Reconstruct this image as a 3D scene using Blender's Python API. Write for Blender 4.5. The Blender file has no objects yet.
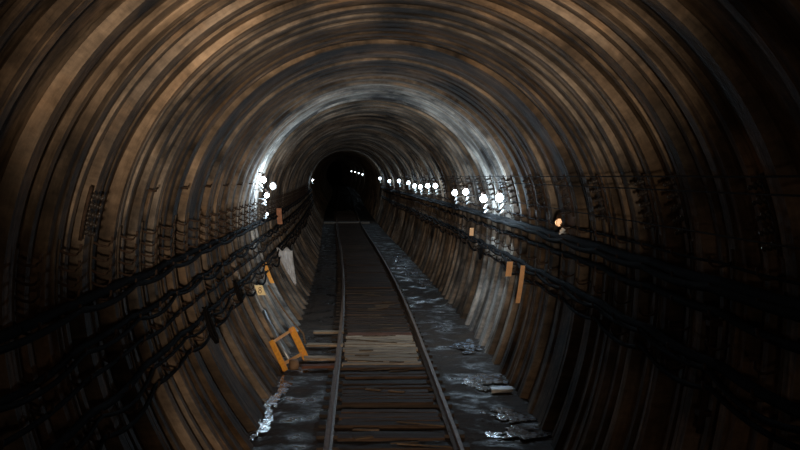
import bpy, bmesh, math, random
from mathutils import Vector, Matrix
random.seed(7)
S = bpy.context.scene
C = S.collection
PI = math.pi
F = 1100.0
CAMZ = 3.04
CZ = 2.20            # tunnel axis above rail heads
R0 = 2.50            # rib face radius
FLOOR = -0.18

# ---------------------------------------------------------------- alignment
KX = [(-20,.35),(0,.35),(15,.35),(27,.28),(45,-.1),(60,-.55),(94,-1.45),(150,-2.4),(200,-3.9),(270,-7.5)]
KZ = [(-20,0),(0,0),(55,0),(66,.03),(94,.3),(150,.8),(200,1.25),(270,1.8)]
def herm(K, y):
    if y <= K[0][0]: return K[0][1]
    if y >= K[-1][0]: return K[-1][1]
    def sl(i):
        if i == 0 or i == len(K)-1:
            j = max(1, i); return (K[j][1]-K[j-1][1])/(K[j][0]-K[j-1][0])
        a = (K[i][1]-K[i-1][1])/(K[i][0]-K[i-1][0]); b = (K[i+1][1]-K[i][1])/(K[i+1][0]-K[i][0])
        return (a+b)/2
    for i in range(len(K)-1):
        if K[i][0] <= y <= K[i+1][0]:
            h = K[i+1][0]-K[i][0]; t = (y-K[i][0])/h
            m0, m1 = sl(i)*h, sl(i+1)*h
            return ((2*t**3-3*t*t+1)*K[i][1]+(t**3-2*t*t+t)*m0+(-2*t**3+3*t*t)*K[i+1][1]+(t**3-t*t)*m1)
def cx(y): return herm(KX, y)-.085         # bore axis
def tx(y): return herm(KX, y)              # track axis
def cz(y): return herm(KZ, y)
def wall(z, r=R0, side=1):                                        # half width at height z: round vault over steep side walls
    if z >= CZ: return math.sqrt(max(.01, r*r-(z-CZ)**2))
    d = CZ-z; return r-(.085*d*d if side > 0 else .178*d**1.9)

# ---------------------------------------------------------------- materials
def newmat(name):
    m = bpy.data.materials.new(name); m.use_nodes = True
    nt = m.node_tree; b = nt.nodes['Principled BSDF']
    return m, nt, b
def simple(name, col, rough=.7, metal=0., var=.35, scale=9., bump=.25, col2=None, spec=.4, coord='Object'):
    m, nt, b = newmat(name)
    N, L = nt.nodes, nt.links
    tc = N.new('ShaderNodeTexCoord'); nz = N.new('ShaderNodeTexNoise')
    nz.inputs['Scale'].default_value = scale; nz.inputs['Detail'].default_value = 6; nz.inputs['Roughness'].default_value = .65
    L.new(tc.outputs[coord], nz.inputs['Vector'])
    oi = N.new('ShaderNodeObjectInfo')
    add = N.new('ShaderNodeVectorMath'); add.operation = 'ADD'
    L.new(tc.outputs[coord], add.inputs[0]); L.new(oi.outputs['Random'], add.inputs[1]); L.new(add.outputs[0], nz.inputs['Vector'])
    cr = N.new('ShaderNodeValToRGB')
    c2 = col2 or tuple(c*(1-var) for c in col)
    cr.color_ramp.elements[0].position = .35; cr.color_ramp.elements[0].color = (*c2, 1)
    cr.color_ramp.elements[1].position = .65; cr.color_ramp.elements[1].color = (*col, 1)
    L.new(nz.outputs['Fac'], cr.inputs['Fac']); L.new(cr.outputs['Color'], b.inputs['Base Color'])
    b.inputs['Roughness'].default_value = rough; b.inputs['Metallic'].default_value = metal
    b.inputs['Specular IOR Level'].default_value = spec
    bp = N.new('ShaderNodeBump'); bp.inputs['Strength'].default_value = bump; bp.inputs['Distance'].default_value = .02
    L.new(nz.outputs['Fac'], bp.inputs['Height']); L.new(bp.outputs['Normal'], b.inputs['Normal'])
    return m

def lining_mat():
    m, nt, b = newmat('sooty_concrete_lining'); N, L = nt.nodes, nt.links
    uv = N.new('ShaderNodeUVMap'); uv.uv_map = 'ring'
    def mapn(sx, sy, detail=5, rough=.6, off=0):
        mp = N.new('ShaderNodeMapping'); mp.inputs['Scale'].default_value = (sx, sy, 1); mp.inputs['Location'].default_value = (off, off*1.3, 0)
        nz = N.new('ShaderNodeTexNoise'); nz.inputs['Scale'].default_value = 1; nz.inputs['Detail'].default_value = detail; nz.inputs['Roughness'].default_value = rough
        L.new(uv.outputs['UV'], mp.inputs['Vector']); L.new(mp.outputs['Vector'], nz.inputs['Vector']); return nz
    band = mapn(.4, 1.5, 6, .65)          # streaks running round the ring
    fine = mapn(.8, 12, 6, .7, 3)
    blot = mapn(.9, .5, 8, .68, 9)       # big stains
    grit = mapn(14, 22, 4, .6, 5)
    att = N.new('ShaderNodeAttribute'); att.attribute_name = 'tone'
    def mix(kind, fac, a, b_):
        x = N.new('ShaderNodeMix'); x.data_type = 'RGBA'; x.blend_type = kind
        if isinstance(fac, float): x.inputs[0].default_value = fac
        else: L.new(fac, x.inputs[0])
        for i, s in ((6, a), (7, b_)):
            if isinstance(s, tuple): x.inputs[i].default_value = (*s, 1)
            else: L.new(s, x.inputs[i])
        return x.outputs[2]
    def ramp(src, p0, p1, c0=(0,0,0), c1=(1,1,1)):
        r = N.new('ShaderNodeValToRGB'); r.color_ramp.elements[0].position = p0; r.color_ramp.elements[1].position = p1
        r.color_ramp.elements[0].color = (*c0, 1); r.color_ramp.elements[1].color = (*c1, 1)
        L.new(src, r.inputs['Fac']); return r.outputs['Color']
    base = mix('MIX', ramp(band.outputs['Fac'], .38, .62), (.12,.088,.062), (.31,.24,.175))
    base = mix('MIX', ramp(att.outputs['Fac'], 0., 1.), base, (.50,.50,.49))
    rust = mapn(.7, 1.1, 6, .7, 17)
    base = mix('MIX', ramp(rust.outputs['Fac'], .5, .68), base, (.33,.225,.14))
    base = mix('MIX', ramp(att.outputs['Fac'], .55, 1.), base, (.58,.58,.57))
    streak = mapn(.6, 1.3, 7, .66, 23)
    base = mix('MULTIPLY', .8, base, ramp(streak.outputs['Fac'], .40, .56, (.25,.24,.23)))
    base = mix('MULTIPLY', .75, base, ramp(fine.outputs['Fac'], .34, .6, (.35,.33,.3), (1.1,1.08,1.05)))
    base = mix('MULTIPLY', .9, base, ramp(blot.outputs['Fac'], .38, .6, (.10,.09,.09), (1.35,1.22,1.1)))
    base = mix('MULTIPLY', .5, base, ramp(grit.outputs['Fac'], .3, .6, (.5,.5,.5), (1,1,1)))
    L.new(base, b.inputs['Base Color'])
    rr = N.new('ShaderNodeMapRange'); rr.inputs['To Min'].default_value = .6; rr.inputs['To Max'].default_value = .95; b.inputs['Specular IOR Level'].default_value = .22
    L.new(blot.outputs['Fac'], rr.inputs['Value']); L.new(rr.outputs[0], b.inputs['Roughness'])
    bp = N.new('ShaderNodeBump'); bp.inputs['Strength'].default_value = .5; bp.inputs['Distance'].default_value = .02
    L.new(fine.outputs['Fac'], bp.inputs['Height'])
    b2 = N.new('ShaderNodeBump'); b2.inputs['Strength'].default_value = .35; b2.inputs['Distance'].default_value = .012
    L.new(grit.outputs['Fac'], b2.inputs['Height']); L.new(bp.outputs['Normal'], b2.inputs['Normal'])
    L.new(b2.outputs['Normal'], b.inputs['Normal'])
    return m
def timber(name, dark, pale, rough=.75):
    m, nt, b = newmat(name); N, L = nt.nodes, nt.links
    tc = N.new('ShaderNodeTexCoord'); oi = N.new('ShaderNodeObjectInfo')
    add = N.new('ShaderNodeVectorMath'); add.operation = 'ADD'
    sc = N.new('ShaderNodeVectorMath'); sc.operation = 'SCALE'; sc.inputs['Scale'].default_value = 37
    L.new(oi.outputs['Random'], sc.inputs[0]); L.new(tc.outputs['Object'], add.inputs[0]); L.new(sc.outputs[0], add.inputs[1])
    mp = N.new('ShaderNodeMapping'); mp.inputs['Scale'].default_value = (1.6, 22, 22)
    L.new(add.outputs[0], mp.inputs['Vector'])
    nz = N.new('ShaderNodeTexNoise'); nz.inputs['Scale'].default_value = 1; nz.inputs['Detail'].default_value = 7; nz.inputs['Roughness'].default_value = .7
    L.new(mp.outputs['Vector'], nz.inputs['Vector'])
    r = N.new('ShaderNodeValToRGB'); r.color_ramp.elements[0].position = .36; r.color_ramp.elements[1].position = .66
    r.color_ramp.elements[0].color = (*dark, 1); r.color_ramp.elements[1].color = (*pale, 1)
    L.new(nz.outputs['Fac'], r.inputs['Fac'])
    hs = N.new('ShaderNodeHueSaturation'); mr = N.new('ShaderNodeMapRange'); mr.inputs['To Min'].default_value = .6; mr.inputs['To Max'].default_value = 1.2
    L.new(oi.outputs['Random'], mr.inputs['Value']); L.new(mr.outputs[0], hs.inputs['Value']); L.new(r.outputs['Color'], hs.inputs['Color'])
    b.inputs['Specular IOR Level'].default_value = .25; L.new(hs.outputs['Color'], b.inputs['Base Color']); b.inputs['Roughness'].default_value = rough
    bp = N.new('ShaderNodeBump'); bp.inputs['Strength'].default_value = .7; bp.inputs['Distance'].default_value = .015
    L.new(nz.outputs['Fac'], bp.inputs['Height']); L.new(bp.outputs['Normal'], b.inputs['Normal'])
    return m
def floor_mat():
    m, nt, b = newmat('wet_dark_mud'); N, L = nt.nodes, nt.links
    tc = N.new('ShaderNodeTexCoord')
    def nz_(s, d=8):
        n = N.new('ShaderNodeTexNoise'); n.inputs['Scale'].default_value = s; n.inputs['Detail'].default_value = d; n.inputs['Roughness'].default_value = .65
        L.new(tc.outputs['Object'], n.inputs['Vector']); return n
    a = nz_(1.6); c = nz_(7)
    r = N.new('ShaderNodeValToRGB'); r.color_ramp.elements[0].position = .35; r.color_ramp.elements[1].position = .68
    r.color_ramp.elements[0].color = (.010,.006,.004,1); r.color_ramp.elements[1].color = (.065,.038,.022,1)
    L.new(a.outputs['Fac'], r.inputs['Fac']); L.new(r.outputs['Color'], b.inputs['Base Color'])
    rr = N.new('ShaderNodeMapRange'); rr.inputs['From Min'].default_value = .38; rr.inputs['From Max'].default_value = .52; rr.inputs['To Min'].default_value = .22; rr.inputs['To Max'].default_value = .9; b.inputs['Specular IOR Level'].default_value = .4
    L.new(a.outputs['Fac'], rr.inputs['Value']); L.new(rr.outputs[0], b.inputs['Roughness'])
    bp = N.new('ShaderNodeBump'); bp.inputs['Strength'].default_value = .9; bp.inputs['Distance'].default_value = .05
    L.new(c.outputs['Fac'], bp.inputs['Height']); L.new(bp.outputs['Normal'], b.inputs['Normal'])
    return m
def water_mat():
    m, nt, b = newmat('rippled_puddle_water'); N, L = nt.nodes, nt.links
    tc = N.new('ShaderNodeTexCoord'); n = N.new('ShaderNodeTexNoise'); n.inputs['Scale'].default_value = 1; n.inputs['Detail'].default_value = 5; n.inputs['Roughness'].default_value = .6
    mp = N.new('ShaderNodeMapping'); mp.inputs['Scale'].default_value = (9, 4.5, 9); L.new(tc.outputs['Object'], mp.inputs['Vector']); L.new(mp.outputs['Vector'], n.inputs['Vector'])
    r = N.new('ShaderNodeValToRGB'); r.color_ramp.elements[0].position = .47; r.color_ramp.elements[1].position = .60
    r.color_ramp.elements[0].color = (.015,.016,.018,1); r.color_ramp.elements[1].color = (.42,.52,.64,1)  # pale blue streaks: lamp reflections painted into the water colour
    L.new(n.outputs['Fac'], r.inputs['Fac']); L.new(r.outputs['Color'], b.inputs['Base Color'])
    b.inputs['Roughness'].default_value = .13; b.inputs['IOR'].default_value = 1.5; b.inputs['Specular IOR Level'].default_value = .9
    bp = N.new('ShaderNodeBump'); bp.inputs['Strength'].default_value = .5; bp.inputs['Distance'].default_value = .02
    L.new(n.outputs['Fac'], bp.inputs['Height']); L.new(bp.outputs['Normal'], b.inputs['Normal'])
    return m
def glow(name, col, s):
    m, nt, b = newmat(name)
    b.inputs['Base Color'].default_value = (.8,.8,.8,1)
    b.inputs['Emission Color'].default_value = (*col, 1); b.inputs['Emission Strength'].default_value = s
    return m
M = dict(
    lining=lining_mat(), floor=floor_mat(), water=water_mat(),
    rail=simple('rusty_rail_steel', (.13,.075,.045), .5, .55, .5, 30, .3),
    railhead=simple('worn_rail_head', (.20,.115,.07), .6, .2, .45, 12, .2),
    dark_wood=timber('dark_soaked_timber', (.014,.009,.006), (.085,.05,.032), .8),
    mud_wood=timber('mud_covered_timber', (.016,.011,.008), (.06,.04,.027), .7),
    scrap_wood=timber('brown_splintered_timber', (.04,.027,.017), (.17,.115,.07), .85),
    pale_wood=timber('pale_worn_timber', (.10,.07,.05), (.55,.42,.29), .8),
    red_wood=timber('reddish_timber', (.10,.04,.025), (.30,.13,.08), .8),
    cable=simple('black_cable_rubber', (.009,.008,.008), .9, 0, .4, 18, .2, spec=.04),
    wire=simple('dull_wire', (.03,.025,.022), .85, 0, .3, 20, .1, spec=.1),
    iron=simple('rusted_bracket_iron', (.065,.038,.025), .85, 0, .6, 25, .3, spec=.2),
    wallpaint=simple('sooty_bracket_strap', (.10,.075,.055), .9, 0, .5, 25, .2, spec=.1),
    ceramic=simple('grimy_porcelain', (.045,.035,.03), .28, 0, .5, 15, .1),
    yellow=simple('chipped_yellow_paint', (1.,.50,.07), .5, 0, .1, 22, .1, col2=(.75,.32,.05)),
    orange=simple('faded_orange_paint', (.95,.52,.24), .6, 0, .2, 14, .2),
    orange_box=simple('rust_orange_paint', (.45,.16,.06), .6, 0, .5, 14, .2),
    sign=simple('cream_yellow_plate', (.95,.80,.45), .5, 0, .1, 10, .05),
    mark=simple('dark_marking_paint', (.22,.10,.04), .6, 0, .1, 10, .05),
    sheet=simple('white_plastic_sheet', (.85,.82,.80), .5, 0, .25, 8, .4),
    concrete=simple('pale_sill_concrete', (.36,.36,.35), .7, 0, .4, 5, .3),
    slab=simple('grey_wet_slab', (.20,.20,.20), .35, 0, .4, 5, .3),
    pipe=simple('galvanised_pipe', (.45,.47,.5), .35, .6, .3, 9, .1),
    rope=simple('brown_hose_rubber', (.20,.12,.06), .6, 0, .3, 12, .2),
    shade=simple('white_enamel_shade', (.75,.78,.80), .35, 0, .15, 12, .05),
    clay=simple('round_brown_wood', (.28,.18,.11), .75, 0, .4, 9, .3),
    cool=glow('cool_white_lamp_glass', (.78,.91,1.), 14.),
    warm=glow('warm_dim_lamp_glass', (1.,.50,.22), .9),
)

# ---------------------------------------------------------------- helpers
def link(name, bm, mat, parent=None, smooth=False, loc=None):
    me = bpy.data.meshes.new(name); bmesh.ops.recalc_face_normals(bm, faces=bm.faces)
    bm.to_mesh(me); bm.free()
    for mm in (mat if isinstance(mat, (list, tuple)) else [mat]): me.materials.append(mm)
    if smooth:
        for p in me.polygons: p.use_smooth = True
    o = bpy.data.objects.new(name, me); C.objects.link(o)
    if parent: o.parent = parent
    if loc: o.location = loc
    return o
def tag(o, label, cat, group=None, kind=None):
    if label: o['label'] = label
    if cat: o['category'] = cat
    if group: o['group'] = group
    if kind: o['kind'] = kind
    return o
def empty(name, label, cat, loc=(0,0,0), rot=(0,0,0), group=None):
    o = bpy.data.objects.new(name, None); C.objects.link(o); o.location = loc; o.rotation_euler = rot
    o.empty_display_size = .1
    return tag(o, label, cat, group)
def dup(root, loc, rot=None, label=None, group=None):
    r = root.copy(); C.objects.link(r); r.location = loc
    if rot: r.rotation_euler = rot
    if label: r['label'] = label
    if group: r['group'] = group
    for ch in list(root.children):
        c = ch.copy(); C.objects.link(c); c.parent = r
        for g in list(ch.children):
            d = g.copy(); C.objects.link(d); d.parent = c
    return r
def box(bm, c, s, rot=None, jit=0.):
    g = bmesh.ops.create_cube(bm, size=1)['verts']
    for v in g:
        v.co = Vector((v.co.x*s[0], v.co.y*s[1], v.co.z*s[2]))
        if jit: v.co += Vector([random.uniform(-jit, jit) for _ in range(3)])
    if rot: bmesh.ops.rotate(bm, verts=g, cent=(0,0,0), matrix=rot)
    bmesh.ops.translate(bm, verts=g, vec=c); return g
def tube(bm, pts, r, n=8, cap=True):
    pts = [Vector(p) for p in pts]; rings = []
    for i, p in enumerate(pts):
        d = (pts[min(i+1, len(pts)-1)]-pts[max(i-1, 0)]).normalized()
        up = Vector((0,0,1)) if abs(d.z) < .9 else Vector((1,0,0))
        a = d.cross(up).normalized(); b = a.cross(d).normalized()
        rr = r[i] if isinstance(r, (list, tuple)) else r
        rings.append([bm.verts.new(p+a*rr*math.cos(2*PI*k/n)+b*rr*math.sin(2*PI*k/n)) for k in range(n)])
    for i in range(len(rings)-1):
        for k in range(n):
            bm.faces.new((rings[i][k], rings[i][(k+1)%n], rings[i+1][(k+1)%n], rings[i+1][k]))
    if cap:
        bm.faces.new(rings[0]); bm.faces.new(rings[-1])
def lathe(bm, prof, axis=Vector((0,0,1)), org=Vector((0,0,0)), n=16):
    q = Vector((0,0,1)).rotation_difference(axis); rings = []
    for r, h in prof:
        rings.append([bm.verts.new(org+q@Vector((max(r,1e-4)*math.cos(2*PI*k/n), max(r,1e-4)*math.sin(2*PI*k/n), h))) for k in range(n)])
    for i in range(len(rings)-1):
        for k in range(n):
            bm.faces.new((rings[i][k], rings[i][(k+1)%n], rings[i+1][(k+1)%n], rings[i+1][k]))
    bm.faces.new(rings[0]); bm.faces.new(rings[-1])
ORD = ['nearest','second','third','fourth','fifth','sixth','seventh','eighth','ninth','tenth','eleventh','twelfth','thirteenth','fourteenth','fifteenth','sixteenth','seventeenth','eighteenth','nineteenth','twentieth']

# ---------------------------------------------------------------- tunnel lining
Y0, Y1 = -5, 262
rng = random.Random(11)
stations = []                      # (y, radius, tone)
for k in range(Y0, Y1):
    dep = rng.choice([.03,.06,.09,.12,.15]); tone = rng.choice([0, .05, .15, .3, .4]); w = rng.uniform(.09, .16)
    wob = rng.uniform(0, .02); mid = rng.random() < .65
    if 20 <= k <= 23: tone = 1.  # rings beside the bright lamps: part of the lamp brightness is put into their colour
    r = R0+wob; rb = R0+.01+dep*1.
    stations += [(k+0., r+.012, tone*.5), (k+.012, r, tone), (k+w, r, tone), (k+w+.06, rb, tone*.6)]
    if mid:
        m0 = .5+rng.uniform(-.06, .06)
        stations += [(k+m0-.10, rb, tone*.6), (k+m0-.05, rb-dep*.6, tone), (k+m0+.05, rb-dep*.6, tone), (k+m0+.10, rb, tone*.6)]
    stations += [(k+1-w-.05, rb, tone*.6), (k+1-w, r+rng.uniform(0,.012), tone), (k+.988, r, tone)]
def lining(name, a0, a1):
    bm = bmesh.new(); uvl = bm.loops.layers.uv.new('ring'); tl = bm.verts.layers.float.new('tone')
    n = max(6, int((a1-a0)/2.6)); prev = None
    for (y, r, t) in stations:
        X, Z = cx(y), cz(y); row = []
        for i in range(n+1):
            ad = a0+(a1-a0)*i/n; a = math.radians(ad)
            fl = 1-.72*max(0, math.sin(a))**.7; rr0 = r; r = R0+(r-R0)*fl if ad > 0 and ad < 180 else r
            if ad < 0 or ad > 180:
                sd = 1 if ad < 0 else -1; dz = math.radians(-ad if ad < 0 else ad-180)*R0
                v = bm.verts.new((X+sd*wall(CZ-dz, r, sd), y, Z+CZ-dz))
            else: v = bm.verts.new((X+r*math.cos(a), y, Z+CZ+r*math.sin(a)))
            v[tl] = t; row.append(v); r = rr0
        if prev:
            for i in range(n):
                f = bm.faces.new((prev[0][i], prev[0][i+1], row[i+1], row[i]))
                us = [(i, prev[1]), (i+1, prev[1]), (i+1, y), (i, y)]
                for lp, (ii, yy) in zip(f.loops, us):
                    lp[uvl].uv = (math.radians(a0+(a1-a0)*ii/n)*2.75, yy)
                f.smooth = False
        prev = (row, y)
    me = bpy.data.meshes.new(name); bm.to_mesh(me); bm.free(); me.materials.append(M['lining'])
    o = bpy.data.objects.new(name, me); C.objects.link(o)
    o['kind'] = 'structure'; return o
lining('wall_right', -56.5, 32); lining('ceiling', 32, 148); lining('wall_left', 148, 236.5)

# floor of trampled mud
bm = bmesh.new(); prev = None; rf = random.Random(3)
y = Y0
while y <= Y1-1:
    hr, hl = wall(FLOOR, R0+.15, 1)+.02, wall(FLOOR, R0+.15, -1)+.02
    row = []
    for i in range(29):
        u = -1+2*i/28
        x = u*(hr if u > 0 else hl)
        dz = rf.uniform(-.012, .012) if abs(x) > .9 else 0
        if abs(x) > 1.45: dz -= .02
        row.append(bm.verts.new((cx(y)+x, y, cz(y)+FLOOR+dz-.002)))
    if prev:
        for i in range(28): bm.faces.new((prev[i], prev[i+1], row[i+1], row[i]))
    prev = row; y += .35 if y < 60 else 2
o = link('floor', bm, M['floor']); o['kind'] = 'structure'

# concrete sill across the floor where the gradient changes
bm = bmesh.new(); box(bm, (0,0,0), (3.0, .9, .1), jit=.01); bmesh.ops.bevel(bm, geom=bm.edges[:], offset=.02, segments=1)
tag(link('concrete_sill', bm, M['concrete'], loc=(cx(73), 73, cz(73)+FLOOR+.045)), 'pale concrete sill crossing the track floor far down the tunnel', 'sill')

# ---------------------------------------------------------------- track
def rail(side, label):
    root = empty('running_rail', label, 'rail', (0,0,0), group='rusty running rails of the track')
    prof_lo = [(-.052,-.14),(.052,-.14),(.052,-.128),(.012,-.112),(.012,-.04),(-.012,-.04),(-.012,-.112),(-.052,-.128)]
    prof_hd = [(-.029,-.042),(.029,-.042),(.030,-.012),(.022,0),(-.022,0),(-.030,-.012)]
    for nm, prof, mt in (('rail_web', prof_lo, M['rail']), ('rail_head', prof_hd, M['railhead'])):
        bm = bmesh.new(); prev = None; y = -4.
        while y <= 200:
            row = [bm.verts.new((tx(y)+side*.76+px, y, cz(y)+pz)) for px, pz in prof]
            if prev:
                for k in range(len(prof)): bm.faces.new((prev[k], prev[(k+1)%len(prof)], row[(k+1)%len(prof)], row[k]))
            else: bm.faces.new(row)
            prev = row; y += 1
        bm.faces.new(prev)
        link(nm, bm, mt, root)
rail(-1, 'left rusty steel rail of the single track')
rail(1, 'right rusty steel rail of the single track, worn bright near the front')

def plank_mesh(name, L_, W_, H_, mat, seed):
    rr = random.Random(seed); bm = bmesh.new(); n = 10; prev = None
    for i in range(n+1):
        x = -L_/2+L_*i/n
        e = [rr.uniform(-.008, .008) for _ in range(3)]
        if i in (0, n): x += rr.uniform(-.02, .02)
        row = [bm.verts.new((x, -W_/2+e[0], 0)), bm.verts.new((x, W_/2+e[1], 0)), bm.verts.new((x, W_/2-.008+e[1], H_+e[2]*.35)), bm.verts.new((x, -W_/2+.008+e[0], H_+e[2]*.35))]
        if prev:
            for k in range(4): bm.faces.new((prev[k], prev[(k+1)%4], row[(k+1)%4], row[k]))
        else: bm.faces.new(row)
        prev = row
    bm.faces.new(prev)
    bmesh.ops.recalc_face_normals(bm, faces=bm.faces)
    me = bpy.data.meshes.new(name); bm.to_mesh(me); bm.free(); me.materials.append(mat); return me
sleeper_me = [plank_mesh('sleeper', 1.80, .24, .04, M['mud_wood'], s) for s in range(4)]
k = 0; y = 5.1; ns = 0
while y < 92:
    o = bpy.data.objects.new('sleeper', sleeper_me[k % 4]); C.objects.link(o)
    o.location = (tx(y)+random.uniform(-.02,.02), y, cz(y)+FLOOR); o.rotation_euler = (0, 0, random.uniform(-.02,.02))
    if y < 11.5: tag(o, 'dark wooden sleeper just below the bottom edge of the photo', 'sleeper', 'sleepers nearest the photographer')
    elif y < 23:
        tag(o, 'dark soaked wooden sleeper under the rails, %s counted from the bottom of the photo' % ORD[ns], 'sleeper', 'sleepers of the front stretch'); ns += 1
    elif y < 45: tag(o, 'dark wooden sleeper between the front planking and the first bend', 'sleeper', 'sleepers of the middle stretch')
    else: tag(o, 'dark wooden sleeper far off in the bending track', 'sleeper', 'far sleepers')
    k += 1; y += .6
kinds = {'dark': [plank_mesh('track_plank', 1.36, w, .035, M['dark_wood'], 20+i) for i, w in enumerate((.2,.24,.17))],
         'pale': [plank_mesh('track_plank', 1.36, w, .04, M['pale_wood'], 40+i) for i, w in enumerate((.26,.32,.22))],
         'red': [plank_mesh('track_plank', 1.30, .16, .04, M['red_wood'], 60)]}
y = 9.0; cnt = {'dark': 0, 'pale': 0, 'far': 0}; rp = random.Random(5)
while y < 46:
    kd = 'dark'
    if 18.0 < y < 21.9: kd = 'pale'
    if 21.4 < y < 21.9: kd = 'red'
    if rp.random() < .12 and kd == 'dark': y += .3; continue
    me = rp.choice(kinds[kd]); w = max(v.co.y for v in me.vertices)*2
    o = bpy.data.objects.new('track_plank', me); C.objects.link(o)
    o.location = (tx(y)+rp.uniform(-.012,.012), y+w/2, FLOOR+.041); o.rotation_euler = (0,0,rp.uniform(-.035,.035)); o.scale.x = rp.uniform(.90, 1.0)
    if kd == 'pale':
        tag(o, 'pale worn plank between the rails beside the yellow frame, %s of the pale ones' % ORD[cnt['pale']], 'plank', 'pale planks between the rails'); cnt['pale'] += 1
    elif kd == 'red': tag(o, 'reddish brown plank between the rails just beyond the pale planks', 'plank', 'reddish planks')
    elif y < 18.5:
        if cnt['dark'] < 20 and y > 12: tag(o, 'dark wet plank between the rails, %s from the bottom of the photo' % ORD[cnt['dark']], 'plank', 'dark front planks'); cnt['dark'] += 1
        elif y <= 12: tag(o, 'dark wet plank between the rails below the photo edge', 'plank', 'dark planks nearest the photographer')
        else: tag(o, 'dark wet plank between the rails just short of the pale planks', 'plank', 'dark planks before the pale ones')
    else: tag(o, 'dark brown plank between the rails beyond the pale planks', 'plank', 'dark planks further off')
    y += w+rp.choice([.02,.03,.05,.12])
# splinters of timber lying about on the planking
scrap_me = [plank_mesh('timber_scrap', l, w, .014, M['scrap_wood'], 200+i) for i, (l, w) in enumerate(((.5,.05),(.34,.07),(.62,.035),(.22,.09)))]
for i in range(34):
    yy = rp.uniform(12.4, 30); o = bpy.data.objects.new('timber_scrap', scrap_me[i % 4]); C.objects.link(o)
    o.location = (tx(yy)+rp.uniform(-.42,.42), yy, FLOOR+.084); o.rotation_euler = (0, 0, rp.uniform(-.5,.5))
    if yy < 18: tag(o, 'brown splinter of timber lying on the dark front planks between the rails', 'timber scrap', 'timber scraps on the front planks')
    elif yy < 22: tag(o, 'splinter of timber lying on the pale planks beside the yellow frame', 'timber scrap', 'timber scraps on the pale planks')
    else: tag(o, 'splinter of timber lying on planks beyond the pale ones', 'timber scrap', 'timber scraps further off')
# loose boards outside the left rail
for i, (x, yy, l, rz, mt, lb) in enumerate([(-.72,19.0,.62,.05,'pale_wood','short pale board outside the left rail beside the yellow frame'),
        (-.70,20.5,.66,-.06,'pale_wood','short pale board lying behind the yellow frame'),
        (-.72,18.2,.6,.1,'red_wood','reddish short board outside the left rail near the foot of the yellow frame'),
        (-.68,22.2,.6,.02,'pale_wood','worn board outside the left rail, furthest of the short boards')]):
    me = plank_mesh('loose_board', l, .24 if i else .3, .04, M[mt], 80+i)
    o = bpy.data.objects.new('loose_board', me); C.objects.link(o)
    o.location = (x+.0, yy, FLOOR+.045); o.rotation_euler = (0,0,rz); tag(o, lb, 'board', 'loose boards beside the left rail')

# ---------------------------------------------------------------- puddles, slab
def puddle(name, x, y, rx, ry, seed, label, mat='water', h=.006):
    rr = random.Random(seed); bm = bmesh.new(); n = 30
    m = 1 if rx < .1 else 9
    for q in range(m):
        ph = [rr.uniform(0, 6.3) for _ in range(5)]
        ox, oy, sc = (0, 0, .62) if q == 0 else (rr.uniform(-.8,.8)*rx, rr.uniform(-.85,.85)*ry, rr.uniform(.14,.36))
        if m == 1: sc = 1
        top = []; bot = []; hh = h+q*.0006
        for k in range(n):
            a = 2*PI*k/n; s = sc*(1+.26*math.sin(2*a+ph[0])+.2*math.sin(3*a+ph[1])+.16*math.sin(5*a+ph[2])+.13*math.sin(9*a+ph[3]))
            px, py = ox+rx*s*1.1*math.cos(a), oy+ry*s*.8*math.sin(a)
            top.append(bm.verts.new((px, py, hh))); bot.append(bm.verts.new((px, py, 0)))
        bm.faces.new(top); bm.faces.new(bot[::-1])
        for k in range(n): bm.faces.new((bot[k], bot[(k+1)%n], top[(k+1)%n], top[k]))
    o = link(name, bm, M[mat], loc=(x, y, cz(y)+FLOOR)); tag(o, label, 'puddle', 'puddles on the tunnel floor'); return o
for i, (px, py, rx, ry, lb) in enumerate([
    (464, 346, .36, .9, 'long wet puddle by right wall level with the pale planks'),
    (486, 381, .36, .8, 'bright rippled puddle by the right wall, between the far wet patch and the stone slab'),
    (510, 418, .30, .45, 'rippled puddle by right wall just in front of the stone slab'),
    (522, 437, .32, .45, 'puddle against right wall at the bottom of the photo'),
    (496, 437, .09, .22, 'small bright puddle right of the right rail at the bottom of the photo'),
    (484, 414, .03, .08, 'tiny wet spot beside the right rail near the bottom'),
    (425, 284, .20, 1.3, 'wet patch on the right side of the middle distance, nearer one'),
    (412, 272, .26, 1.7, 'wide shining wet patch by right wall in the middle distance'),
    (400, 259, .26, 2.0, 'far shining wet patch by right wall')]):
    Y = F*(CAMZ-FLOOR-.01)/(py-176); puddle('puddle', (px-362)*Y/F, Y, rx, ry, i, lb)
for i, (px, py, rx, ry, lb) in enumerate([
    (283, 388, .10, .9, 'narrow wet streak by left wall below the yellow frame'),
    (270, 402, .12, 1.2, 'shining drain water along left wall, middle patch'),
    (257, 430, .15, .9, 'shining drain water along left wall at the bottom of the photo')]):
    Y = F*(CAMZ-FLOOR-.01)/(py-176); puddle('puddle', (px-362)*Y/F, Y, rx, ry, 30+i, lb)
bm = bmesh.new(); box(bm, (0,0,.03), (.32,.16,.06), jit=.012); bmesh.ops.bevel(bm, geom=bm.edges[:], offset=.01, segments=1)
Y = F*(CAMZ-FLOOR)/(394-176)
tag(link('stone_slab', bm, M['slab'], loc=((503-362)*Y/F, Y, FLOOR)), 'small grey stone slab by the right wall between two puddles', 'slab')

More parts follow.
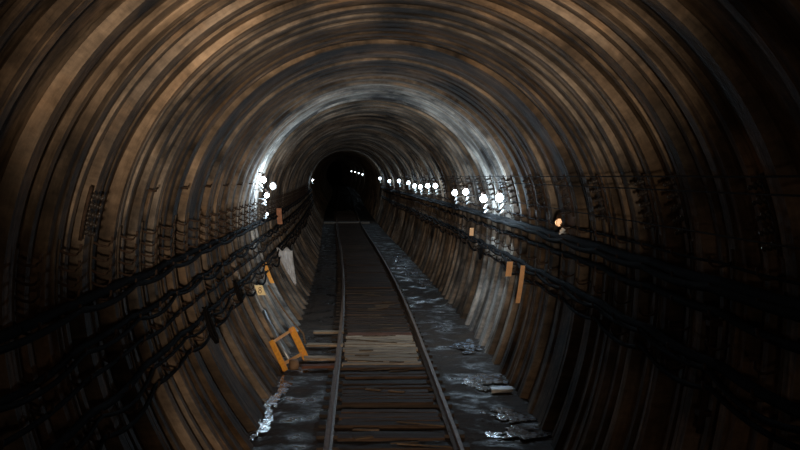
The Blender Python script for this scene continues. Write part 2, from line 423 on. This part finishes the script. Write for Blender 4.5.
# ---------------------------------------------------------------- wall racks
def arcpt(side, z, off=0.): return Vector((side*(wall(z, R0, side)-off), 0, z))
def make_rack(side, zs, z0, z1, L_):
    root = empty('cable_bracket', 'x', 'bracket')
    bm = bmesh.new(); prev = None
    for i in range(13):
        z = z0+(z1-z0)*i/12; p = arcpt(side, z, -.004); q = arcpt(side, z, .012)
        row = [bm.verts.new(p+Vector((0,-.014,0))), bm.verts.new(p+Vector((0,.014,0))), bm.verts.new(q+Vector((0,.014,0))), bm.verts.new(q+Vector((0,-.014,0)))]
        if prev:
            for k in range(4): bm.faces.new((prev[k], prev[(k+1)%4], row[(k+1)%4], row[k]))
        else: bm.faces.new(row)
        prev = row
    bm.faces.new(prev); link('upright', bm, M['wallpaint'], root)
    for z in zs:
        p = arcpt(side, z, .01); d = Vector((-side, 0, 0)); bm = bmesh.new()
        pts = [p, p+d*.05+Vector((0,0,-.025)), p+d*.10+Vector((0,0,-.035)), p+d*(L_-.03)+Vector((0,0,-.03)), p+d*L_+Vector((0,0,.0)), p+d*(L_+.005)+Vector((0,0,.045))]
        tube(bm, pts, .011, 6); link('hook', bm, M['iron'], root, True)
    return root
def bell(bm, org, axis, s=1.):
    lathe(bm, [(.012*s,-.03*s),(.016*s,0),(.042*s,.012*s),(.046*s,.03*s),(.022*s,.045*s),(.024*s,.055*s),(.048*s,.066*s),(.046*s,.086*s),(.02*s,.10*s),(.018*s,.12*s),(.03*s,.128*s),(.026*s,.148*s),(.006*s,.155*s)], axis, org, 12)
def make_ins(side, zs, tilt=-.35):
    root = empty('insulator_rack', 'x', 'insulator')
    bm = bmesh.new(); z0, z1 = min(zs)-.08, max(zs)+.06
    pts = [arcpt(side, z0+(z1-z0)*i/6, .02) for i in range(7)]
    tube(bm, pts, .016, 6); link('mounting_bar', bm, M['iron'], root, True)
    for z in zs:
        p = arcpt(side, z, .02); ax = Vector((-side, 0, tilt)).normalized()
        bm = bmesh.new(); bell(bm, p+ax*.02, ax, .62); link('insulator', bm, M['ceramic'], root, True)
    return root
ZL = [2.50, 2.38, 2.27, 2.17, 2.06, 1.74, 1.54, 1.28, 1.12]
ZR = [2.40, 2.20, 2.0, 1.78, 1.60, 1.46]
lr = make_rack(-1, ZL, .98, 2.58, .15); rr_ = make_rack(1, ZR, 1.34, 2.5, .17)
def place_many(proto, ys, fmt, farfmt, group, nname=14, near=6.5):
    i = 0; first = True
    for y in ys:
        if y < near: lb = farfmt[1]; 
        elif i < nname: lb = fmt % ORD[i]; i += 1
        else: lb = farfmt[0]
        loc = (cx(y), y, cz(y))
        g = group if (y >= near and lb != farfmt[0]) else group+(' outside the photo' if y < near else ' further off')
        if first: proto.location = loc; proto['label'] = lb; proto['group'] = g; first = False
        else: dup(proto, loc, label=lb, group=g)
yl = [k+.08 for k in range(5, 62)]
place_many(lr, yl, 'rusty hooked cable bracket on left wall, %s one in view from the photo edge', ('rusty hooked cable bracket on left wall beyond the nearer run', 'rusty hooked cable bracket on left wall outside the frame'), 'cable brackets on the left wall', near=7.5)
yr = [k+.08 for k in range(5, 62)]
place_many(rr_, yr, 'rusty hooked cable bracket on right wall, %s one in view from the photo edge', ('rusty hooked cable bracket on right wall beyond the nearer run', 'rusty hooked cable bracket on right wall outside the frame'), 'cable brackets on the right wall', near=6.5)
ri = make_ins(1, [3.0, 2.9, 2.8, 2.7, 2.6])
yri = [5.0+1.0] + [7.08, 9.08, 10.08, 12.08, 14.08, 16.08, 17.08, 19.08, 20.08, 22.08, 24.08, 26.08, 28.08, 30.08, 33.08, 36.08, 40.08, 44.08, 48.08, 53.08]
place_many(ri, yri, 'dark stacked porcelain insulators on right wall, %s stack from the photo edge', ('dark stacked porcelain insulators on right wall beyond the bright lamps', 'dark insulator stack on right wall outside the frame'), 'insulator stacks on the right wall', near=6.7)
li = make_ins(-1, [2.90, 2.83, 2.76, 2.69, 2.62]); li.location = (cx(8.6), 8.6, 0)
tag(li, 'tall black insulator stack alone high on the near left wall', 'insulator')
# small bolts/hooks along left wall
bm = bmesh.new(); tube(bm, [(-wall(2.9)-.02,0,2.9),(-wall(2.9)+.07,0,2.89),(-wall(2.9)+.085,0,2.93)], .012, 6)
b0 = link('wall_hook', bm, M['iron'], smooth=True); b0.location = (cx(11.1), 11.1, 0)
tag(b0, 'single small iron hook high on left wall, nearest of the row', 'hook', 'small hooks high on the left wall')
for i, y in enumerate((13.1, 15.1, 17.1, 19.1, 21.1)):
    c = b0.copy(); C.objects.link(c); c.location = (cx(y), y, 0); c['label'] = 'single small iron hook high on left wall, %s of the row' % ORD[i+1]

# ---------------------------------------------------------------- cables
def cable(side, z, r, off, sag, label, y0=-3, y1=75, span=2.0, mat='cable', seed=0, drift=0., fn=None, cat='cable', grp=None):
    rr = random.Random(seed); bm = bmesh.new(); pts = []
    sags = {}
    sag *= .45; y = y0
    while y <= y1:
        k = math.floor((y-.08)/span); t = (y-.08)/span-k
        if k not in sags: sags[k] = sag*rr.uniform(.3, 1.8)
        zz = z-4*sags[k]*t*(1-t)+drift*math.sin(y*.31+seed)
        if fn: zz += fn(y)
        zz += 0
        pts.append((cx(y)+side*(wall(zz, R0, side)-off), y, cz(y)+zz)); y += .125 if y < 45 else 1.
    tube(bm, pts, r, 7)
    o = link('wall_cable' if mat == 'cable' else 'wall_wire', bm, M[mat], smooth=True)
    tag(o, label, cat, grp or ('cables on the left wall' if side < 0 else 'cables on the right wall')); return o
hook = .0
cable(-1, 2.06+.03, 0.039, .075, .05, 'thick black upper cable hanging along left wall, against the wall', seed=3)
cable(-1, 2.06+.0, 0.025, .165, .07, 'black cable beside the thick upper one on left wall, on the outer side', seed=4)
cable(-1, 1.74+.015, 0.028, .08, .07, 'medium black cable second from the top bundle on left wall', seed=5)
cable(-1, 1.74+.005, 0.020, .15, .12, 'sagging black cable outer side of the second bundle on left wall', seed=6)
cable(-1, 1.54+.00, 0.019, .12, .09, 'thin sagging black cable in the middle of left wall', seed=7)
cable(-1, 1.28+.02, 0.031, .085, .06, 'thick black lower cable on left wall', seed=8)
cable(-1, 1.28+.0, 0.017, .155, .14, 'loosely sagging thin cable outer side of the lower left bundle', seed=9)
cable(-1, 1.12+.00, 0.020, .12, .16, 'lowest loosely looping black cable on left wall', seed=10, y1=60)
cable(1, 3.04, .007, .19, .006, 'topmost thin taut wire along right wall', mat='wire', seed=11, cat='wire')
cable(1, 2.93, .007, .19, .006, 'second thin taut wire along right wall, below the topmost', mat='wire', seed=12, cat='wire')
cable(1, 2.62, .007, .19, .008, 'lowest thin taut wire along right wall at insulator foot', mat='wire', seed=13, cat='wire')
cable(1, 2.20+.035, .058, .08, .03, 'thickest black cable high on right wall', seed=14)
cable(1, 2.20+.01, .035, .17, .05, 'black cable outside the thickest cable on right wall', seed=15)
cable(1, 2.0+.02, .035, .08, .08, 'medium black cable under the thick bundle on right wall', seed=16)
cable(1, 2.40, .012, .10, .03, 'thin cable in the uppermost hooks of right wall', seed=17)
cable(1, 1.60+.03, .042, .085, .07, 'thick black lower cable on right wall', seed=18)
cable(1, 1.60+.0, .024, .155, .15, 'loosely sagging thin cable outside the lower right bundle', seed=19)
cable(1, 1.46, .022, .12, .13, 'lowest sagging cable on right wall', seed=20, y1=60)
# hanging loops of spare cable on the left wall
def coil(y, z, R_, n, label, side=-1):
    bm = bmesh.new(); pts = []; rc = random.Random(int(y*7))
    for i in range(n*24+1):
        a = 2*PI*i/24; q = 1+.12*math.sin(a*.37+1)
        zz = z-R_+R_*q*math.cos(a)*1.15
        pts.append((cx(y)+side*(wall(max(zz,.2), R0, side)-.22-.015*math.sin(a*.5)-.012*i/24), y+R_*.7*q*math.sin(a)+.01*i/24, zz))
    tube(bm, pts, .013, 6); o = link('cable_coil', bm, M['cable'], smooth=True); tag(o, label, 'coil'); return o
coil(13.2, 1.42, .17, 4, 'hanging coil of black spare cable below the brackets on left wall')
coil(16.4, 1.45, .13, 3, 'smaller hanging coil of spare cable further along left wall')
coil(22.5, 1.62, .13, 3, 'hanging coil of thin cable on right wall beyond the orange strip', 1)
# conduit post on near right wall
root = empty('conduit_post', 'rusty upright conduit with clamps on the near right wall', 'conduit', (cx(8.25), 8.4, 0))
bm = bmesh.new(); pts = [arcpt(1, 2.02-.07*i, .035) for i in range(15)]; tube(bm, pts, .03, 8); link('pipe', bm, M['iron'], root, True)
for z in (1.9, 1.55, 1.2):
    bm = bmesh.new(); box(bm, arcpt(1, z, .035), (.1, .11, .04)); link('clamp', bm, M['iron'], root)

# ---------------------------------------------------------------- lamps
def make_lamp(side, mat, r=.075, name='wall_lamp'):
    root = empty(name, 'x', 'lamp')
    bm = bmesh.new(); w = Vector((side, 0, 0))
    lathe(bm, [(.001,-r),(r*.5,-r*.87),(r*.87,-r*.5),(r,0),(r*.87,r*.5),(r*.6,r*.8),(r*.42,r*1.15)], n=16); link('bulb_globe', bm, mat, root, True)
    bm = bmesh.new(); lathe(bm, [(r*.45,r*1.1),(r*.62,r*1.15),(r*.62,r*1.9),(r*.3,r*2.1)], n=12); link('socket', bm, M['iron'], root, True)
    bm = bmesh.new(); tube(bm, [(0,0,r*1.95),(0,0,r*2.3),(side*.06,0,r*2.6),(side*.22,0,r*2.6)], .012, 6); link('arm', bm, M['iron'], root, True)
    bm = bmesh.new()
    for k in range(4):
        a = PI/4+k*PI/2; tube(bm, [(r*.6*math.cos(a), r*.6*math.sin(a), r*1.3)]+[(1.12*r*math.sin(t)*math.cos(a), 1.12*r*math.sin(t)*math.sin(a), 1.12*r*math.cos(t)) for t in (.9,1.5,2.1,2.7,3.1)], .004, 5)
    link('wire_cage', bm, M['iron'], root, True)
    bm = bmesh.new(); bell(bm, Vector((side*.07,0,-r*1.6)), Vector((-side*.5,-.3,-.6)).normalized(), .7); bell(bm, Vector((side*.10,0,-r*3)), Vector((-side*.6,-.3,-.4)).normalized(), .7)
    link('insulator', bm, M['shade'], root, True)
    bm = bmesh.new(); tube(bm, [(side*.2,0,-r*1.2),(side*.07,-.01,-r*1.5),(side*.03,-.03,-r*2.2),(side*.05,-.04,-r*3.),(side*.12,-.02,-r*3.4),(side*.2,0,-r*3.2)], .009, 6)
    link('looped_wire', bm, M['shade'], root, True)
    return root
LAMPS = []
def light(y, x, z, power, col=(.60,.81,1.), rad=.1):
    l = bpy.data.lights.new('bulb_light', 'POINT'); l.energy = power; l.color = col; l.shadow_soft_size = rad
    o = bpy.data.objects.new('bulb_light', l); C.objects.link(o); o.location = (x, y, z); return o
proto = make_lamp(1, M['cool'])
names = ['cool white caged lamp on right wall, rightmost and largest of the lit row', 'bright white lamp on right wall, second from the right of the lit row',
         'bright white lamp on right wall, third from the right of the lit row', 'smaller white lamp on right wall, fourth from the right, by a loop of wire',
         'white lamp fifth from the right of the row, starting the tight cluster', 'white lamp sixth from the right of the row on right wall', 'white lamp seventh from the right of the row on right wall',
         'white lamp eighth from the right of the row on right wall', 'white lamp ninth from the right of the row on right wall', 'white lamp tenth from the right of the row on right wall',
         'white lamp eleventh from the right of the row on right wall', 'white lamp last of the tight row, at the edge of the dark bore',
         'tiny distant lamp in the dark bore, rightmost of four', 'tiny distant lamp in the dark bore, second from right of four', 'tiny distant lamp in the dark bore, third from right of four', 'tiny distant lamp in the dark bore, leftmost of four']
pix = [(500,198),(484,199),(466,192),(455,193),(435.5,186),(428,186),(420.5,187),(414.7,186),(408.5,183),(399,181),(389.5,181),(380,178.5),(362.5,174.3),(358.8,173.2),(355,172),(351.5,171.2)]
PW = [65, 65, 26, 16, 16, 20, 20, 20, 20, 18, 24, 30, 2, 2, 2, 2]
for i, (px, py) in enumerate(pix):
    lo, hi = 10., 240.
    for _ in range(60):                      # distance at which the right wall stands at this bearing
        Y = (lo+hi)/2
        X = cx(Y)+wall(2.58)-.22
        if 362+F*X/Y > px: lo = Y
        else: hi = Y
    Z = CAMZ-(py-176)*Y/F
    loc = (X, Y, Z)
    LAMPS.append((Y, Z-cz(Y)))
    if i == 0: proto.location = loc; proto['label'] = names[0]; proto['group'] = 'lit lamps along the right wall'
    else: dup(proto, loc, label=names[i], group='lit lamps along the right wall' if i < 12 else 'distant lamps in the dark bore')
    light(Y, X-.16, Z-.02, PW[i])
print('LAMPS', LAMPS)
pl = make_lamp(-1, M['cool'], .06)
def left_lamp(px, py, off, first, label, power, group='lit lamps along the left wall'):
    lo, hi = 10., 240.
    for _ in range(60):
        Y = (lo+hi)/2; X = cx(Y)-wall(2.7)+off
        if 362+F*X/Y < px: lo = Y
        else: hi = Y
    Z = CAMZ-(py-176)*Y/F
    if first: pl.location = (X, Y, Z); pl['label'] = label; pl['group'] = group
    else:
        q = dup(pl, (X, Y, Z), label=label, group=group)
        q.scale = (.42,)*3 if power < 3 else (.85,)*3
    light(Y, X+.15, Z, power); return X, Y, Z
left_lamp(264, 180, .18, True, 'upper bright white lamp on left wall', 55)
X2, Y2, Z2 = left_lamp(267, 195.5, .2, False, 'lower bright white lamp on left wall', 30)
left_lamp(267.5, 214, .2, False, 'tiny white lamp on left wall below the bright pair', 2)
left_lamp(313, 180, .18, False, 'small far lamp on left wall at the edge of the dark bore', 18)
left_lamp(331, 174, .18, False, 'faint far lamp inside the dark bore on the left', 1)
# enamel floodlight beside the left pair
Yd = 27.0
root = empty('flood_lamp', 'small white floodlight with tilted shade right of the left wall lamps', 'lamp', ((272-362)*Yd/F, Yd, CAMZ-10*Yd/F))
bm = bmesh.new(); lathe(bm, [(.03,-.09),(.05,-.05),(.1,.06),(.105,.065),(.095,.062)], Vector((.6,-.8,.0)).normalized(), n=18); link('lamp_shade', bm, M['shade'], root, True)
bm = bmesh.new(); lathe(bm, [(.001,-.02),(.09,.05),(.06,.075),(.001,.085)], Vector((.6,-.8,0)).normalized(), n=16); link('bulb_glass', bm, M['cool'], root, True)
bm = bmesh.new(); tube(bm, [(-.04,.06,0),(-.12,.05,-.02),(-.26,.05,-.03)], .013, 6); link('arm', bm, M['iron'], root, True)
# dim warm lamp on near right wall
wl = make_lamp(1, M['warm'], .05); Yw = F*(.35+wall(2.4)-.2)/(560-362); wl.location = ((560-362)*Yw/F, Yw, CAMZ-47*Yw/F)
tag(wl, 'small dim orange lamp alone on right wall in front of the white row', 'lamp')
light(Yw, (560-362)*Yw/F-.09, CAMZ-47*Yw/F, .35, (1,.55,.25), .05)

# ---------------------------------------------------------------- plates, sheet, yellow frame
def plate(name, px, py0, py1, wpx, side, mat, label, cat, off=.03):
    zc = None; Y = 20.
    for _ in range(20):
        zc = CAMZ-((py0+py1)/2-176)*Y/F
        Y = (cx(Y)+side*(wall(zc, R0, side)-off))*F/(px-362)
    z0 = CAMZ-(py1-176)*Y/F; z1 = CAMZ-(py0-176)*Y/F; w = wpx*Y/F
    x0 = side*(wall(z0, R0, side)-off); x1 = side*(wall(z1, R0, side)-off); xm = side*(wall(zc, R0, side)-off)
    bm = bmesh.new(); n = 6
    prev = None
    for i in range(n+1):
        z = z0+(z1-z0)*i/n; x = side*(wall(z, R0, side)-off)
        # plate set square to the bore so that it faces along the track
        row = [bm.verts.new((x-xm-side*w, -.006, z-zc)), bm.verts.new((x-xm, -.006, z-zc)), bm.verts.new((x-xm, .006, z-zc)), bm.verts.new((x-xm-side*w, .006, z-zc))]
        if prev:
            for k in range(4): bm.faces.new((prev[k], prev[(k+1)%4], row[(k+1)%4], row[k]))
        else: bm.faces.new(row)
        prev = row
    bm.faces.new(prev)
    root = link(name, bm, M[mat], loc=(cx(Y)+xm, Y, zc)); tag(root, label, cat)
    bm = bmesh.new(); tube(bm, [(side*-.01, .012, 0), (side*(off+.04), .012, 0)], .008, 6); link('fixing_pin', bm, M['iron'], root)
    return root, w, z1-z0
plate('marker_strip', 524, 266, 304, 4.5, 1, 'orange', 'tall narrow orange marker strip on right wall', 'marker', off=.24)
plate('marker_plate', 513, 262, 277, 6, 1, 'orange', 'small orange marker plate on right wall beyond the tall strip', 'marker', off=.22)
sg, w, h = plate('marker_sign', 256, 285, 295, 8, -1, 'sign', 'small cream yellow sign with a dark mark low on left wall', 'sign', off=.22)
bm = bmesh.new(); n = 14
for (zc_, r_) in ((.028, .02), (-.024, .026)):
    tube(bm, [(w/2+r_*math.cos(2*PI*k/n), -.008, zc_+r_*math.sin(2*PI*k/n)) for k in range(n+1)], .006, 5, False)
link('painted_mark', bm, M['mark'], sg)
plate('marker_strip', 266, 262, 283, 4, -1, 'yellow', 'narrow yellow strip above the cream sign on left wall', 'marker', off=.06)
plate('marker_strip', 277, 208, 224, 5, -1, 'orange_box', 'rusty orange strip among the left wall cables', 'marker', off=.16)
plate('marker_plate', 474, 228, 236, 4, 1, 'orange', 'small orange plate under the white lamps on right wall', 'marker', off=.16)
# white plastic sheet caught on the left wall
Ys = 26.3; bm = bmesh.new(); nu, nv = 10, 16; g = []
for j in range(nv+1):
    t = j/nv; z = 1.30-.88*t; wd = .36*(1-t)**.8+.03; row = []
    for i in range(nu+1):
        u = i/nu-.5
        x = -(wall(z, R0, -1)-.10)+wd*(u+.5)+.06*t; yy = .03*math.sin(u*19+t*5)+.02*math.sin(t*17)
        row.append(bm.verts.new((x, yy, z+(.05*math.sin(u*11) if j == 0 else 0))))
    g.append(row)
for j in range(nv):
    for i in range(nu): bm.faces.new((g[j][i], g[j][i+1], g[j+1][i+1], g[j+1][i]))
bmesh.ops.solidify(bm, geom=bm.faces[:], thickness=.006)
tag(link('plastic_sheet', bm, M['sheet'], smooth=True, loc=(cx(Ys), Ys, 0)), 'torn white plastic sheet hanging on left wall below the cables', 'sheet')
# leaning pipe and hose
bm = bmesh.new()
def P(px, py, Y): return Vector(((px-362)*Y/F, Y, CAMZ-(py-176)*Y/F))
tube(bm, [P(263.5,311,19.4), P(277,340,19.0), P(291,364,18.7)], .035, 10)
tag(link('steel_pipe', bm, M['pipe'], smooth=True), 'pale steel pipe leaning on left wall behind the yellow frame', 'pipe')
bm = bmesh.new(); a, b_ = P(268,285,21.2), P(303,334,21.0); pts = []
for i in range(25):
    t = i/24; p = a.lerp(b_, t); p.z -= .12*math.sin(PI*t)*.5; pts.append(p)
pts.append(P(305,342,20.9)); pts[-1].z = FLOOR+.03
tube(bm, pts, .018, 7)
tag(link('rubber_hose', bm, M['rope'], smooth=True), 'thin brown hose running down left wall to the floor behind the yellow frame', 'hose')

# yellow frame: two channel sides, two crossbars, roller between the feet
A = P(283, 372, 16.9); B = P(306, 361, 17.35); Ct = P(271, 340, 17.15); D = P(291, 329, 17.75)
A.z = FLOOR+.005; B.z = FLOOR+.005
A = Vector((A.x, F*(CAMZ-A.z)/(371-176), A.z)); A.x = (285-362)*A.y/F
B = Vector((B.x, F*(CAMZ-B.z)/(360-176), B.z)); B.x = (306-362)*B.y/F
Ct = P(271, 341, A.y+.22); D = P(291, 328, B.y+.22)
root = empty('yellow_frame', 'bright yellow rectangular metal frame leaning against the foot of left wall', 'frame', A)
def bar(name, p, q, w, d, mat, up, parent=root, inner=False):
    bm = bmesh.new(); L_ = (q-p).length; dirv = (q-p).normalized(); side = dirv.cross(up).normalized(); u2 = side.cross(dirv).normalized()
    mtx = Matrix((side, dirv, u2)).transposed().to_4x4()
    def b3(c, s):
        gg = box(bm, (0,0,0), s); bmesh.ops.translate(bm, verts=gg, vec=c)
    b3((0,0,-d/2+.006), (w, L_, .012)); b3((-w/2+.005,0,0), (.01, L_, d)); b3((w/2-.005,0,0), (.01, L_, d))
    bmesh.ops.transform(bm, matrix=Matrix.Translation((p+q)/2-A)@mtx, verts=bm.verts)
    return link(name, bm, mat, parent)
nrm = (B-A).cross(Ct-A).normalized()
if nrm.y > 0: nrm = -nrm
bar('side_rail', A, Ct, .055, .08, M['yellow'], nrm); bar('side_rail', B, D, .07, .10, M['yellow'], nrm)
bar('crossbar', Ct.lerp(A,.06), D.lerp(B,.06), .05, .07, M['yellow'], nrm); bar('crossbar', A.lerp(Ct,.2), B.lerp(D,.2), .055, .05, M['yellow'], nrm)
bm = bmesh.new(); lathe(bm, [(.03,-.07),(.085,-.065),(.095,-.02),(.095,.02),(.085,.065),(.03,.07)], Vector((1,.3,0)).normalized(), Vector((.14,-.03,.10)), 18)
link('roller', bm, M['clay'], root, True)['label'] = 'round brown wooden roller at the foot'

# ---------------------------------------------------------------- light
def spot(loc, to, power, col, size, blend=1., rad=.15):
    l = bpy.data.lights.new('headlamp_beam', 'SPOT'); l.energy = power; l.color = col; l.spot_size = size; l.spot_blend = blend; l.shadow_soft_size = rad
    o = bpy.data.objects.new('headlamp_beam', l); C.objects.link(o); o.location = loc
    o.rotation_euler = (Vector(to)-Vector(loc)).to_track_quat('-Z', 'Y').to_euler(); return o
spot((.1, -2.5, 2.6), P(356, 92, 15), 8800, (1., .83, .64), math.radians(28))
l = light(-1.5, .2, 2.3, 50, (1., .80, .62), .15); l.name = 'warm_fill_light'  # added warm fill behind the camera, no actual lamp; lifts the near walls
spot((.0, -2.5, 2.8), P(355, 328, 19), 4800, (1., .76, .54), math.radians(19))
w = bpy.data.worlds.new('dark_world'); S.world = w; w.use_nodes = True
w.node_tree.nodes['Background'].inputs['Color'].default_value = (.012,.014,.02,1); w.node_tree.nodes['Background'].inputs['Strength'].default_value = .0

# ---------------------------------------------------------------- camera
cam = bpy.data.cameras.new('camera'); co = bpy.data.objects.new('camera', cam); C.objects.link(co)
cam.sensor_width = 36; cam.lens = F*36/800; cam.clip_start = .05; cam.clip_end = 400
co.location = (0, 0, CAMZ)
co.rotation_euler = Vector((38, 1100, -49)).to_track_quat('-Z', 'Y').to_euler()
S.camera = co
S.view_settings.view_transform = 'Standard'; S.view_settings.look = 'None'; S.view_settings.exposure = 0; S.view_settings.gamma = 1
S.view_settings.use_curve_mapping = False
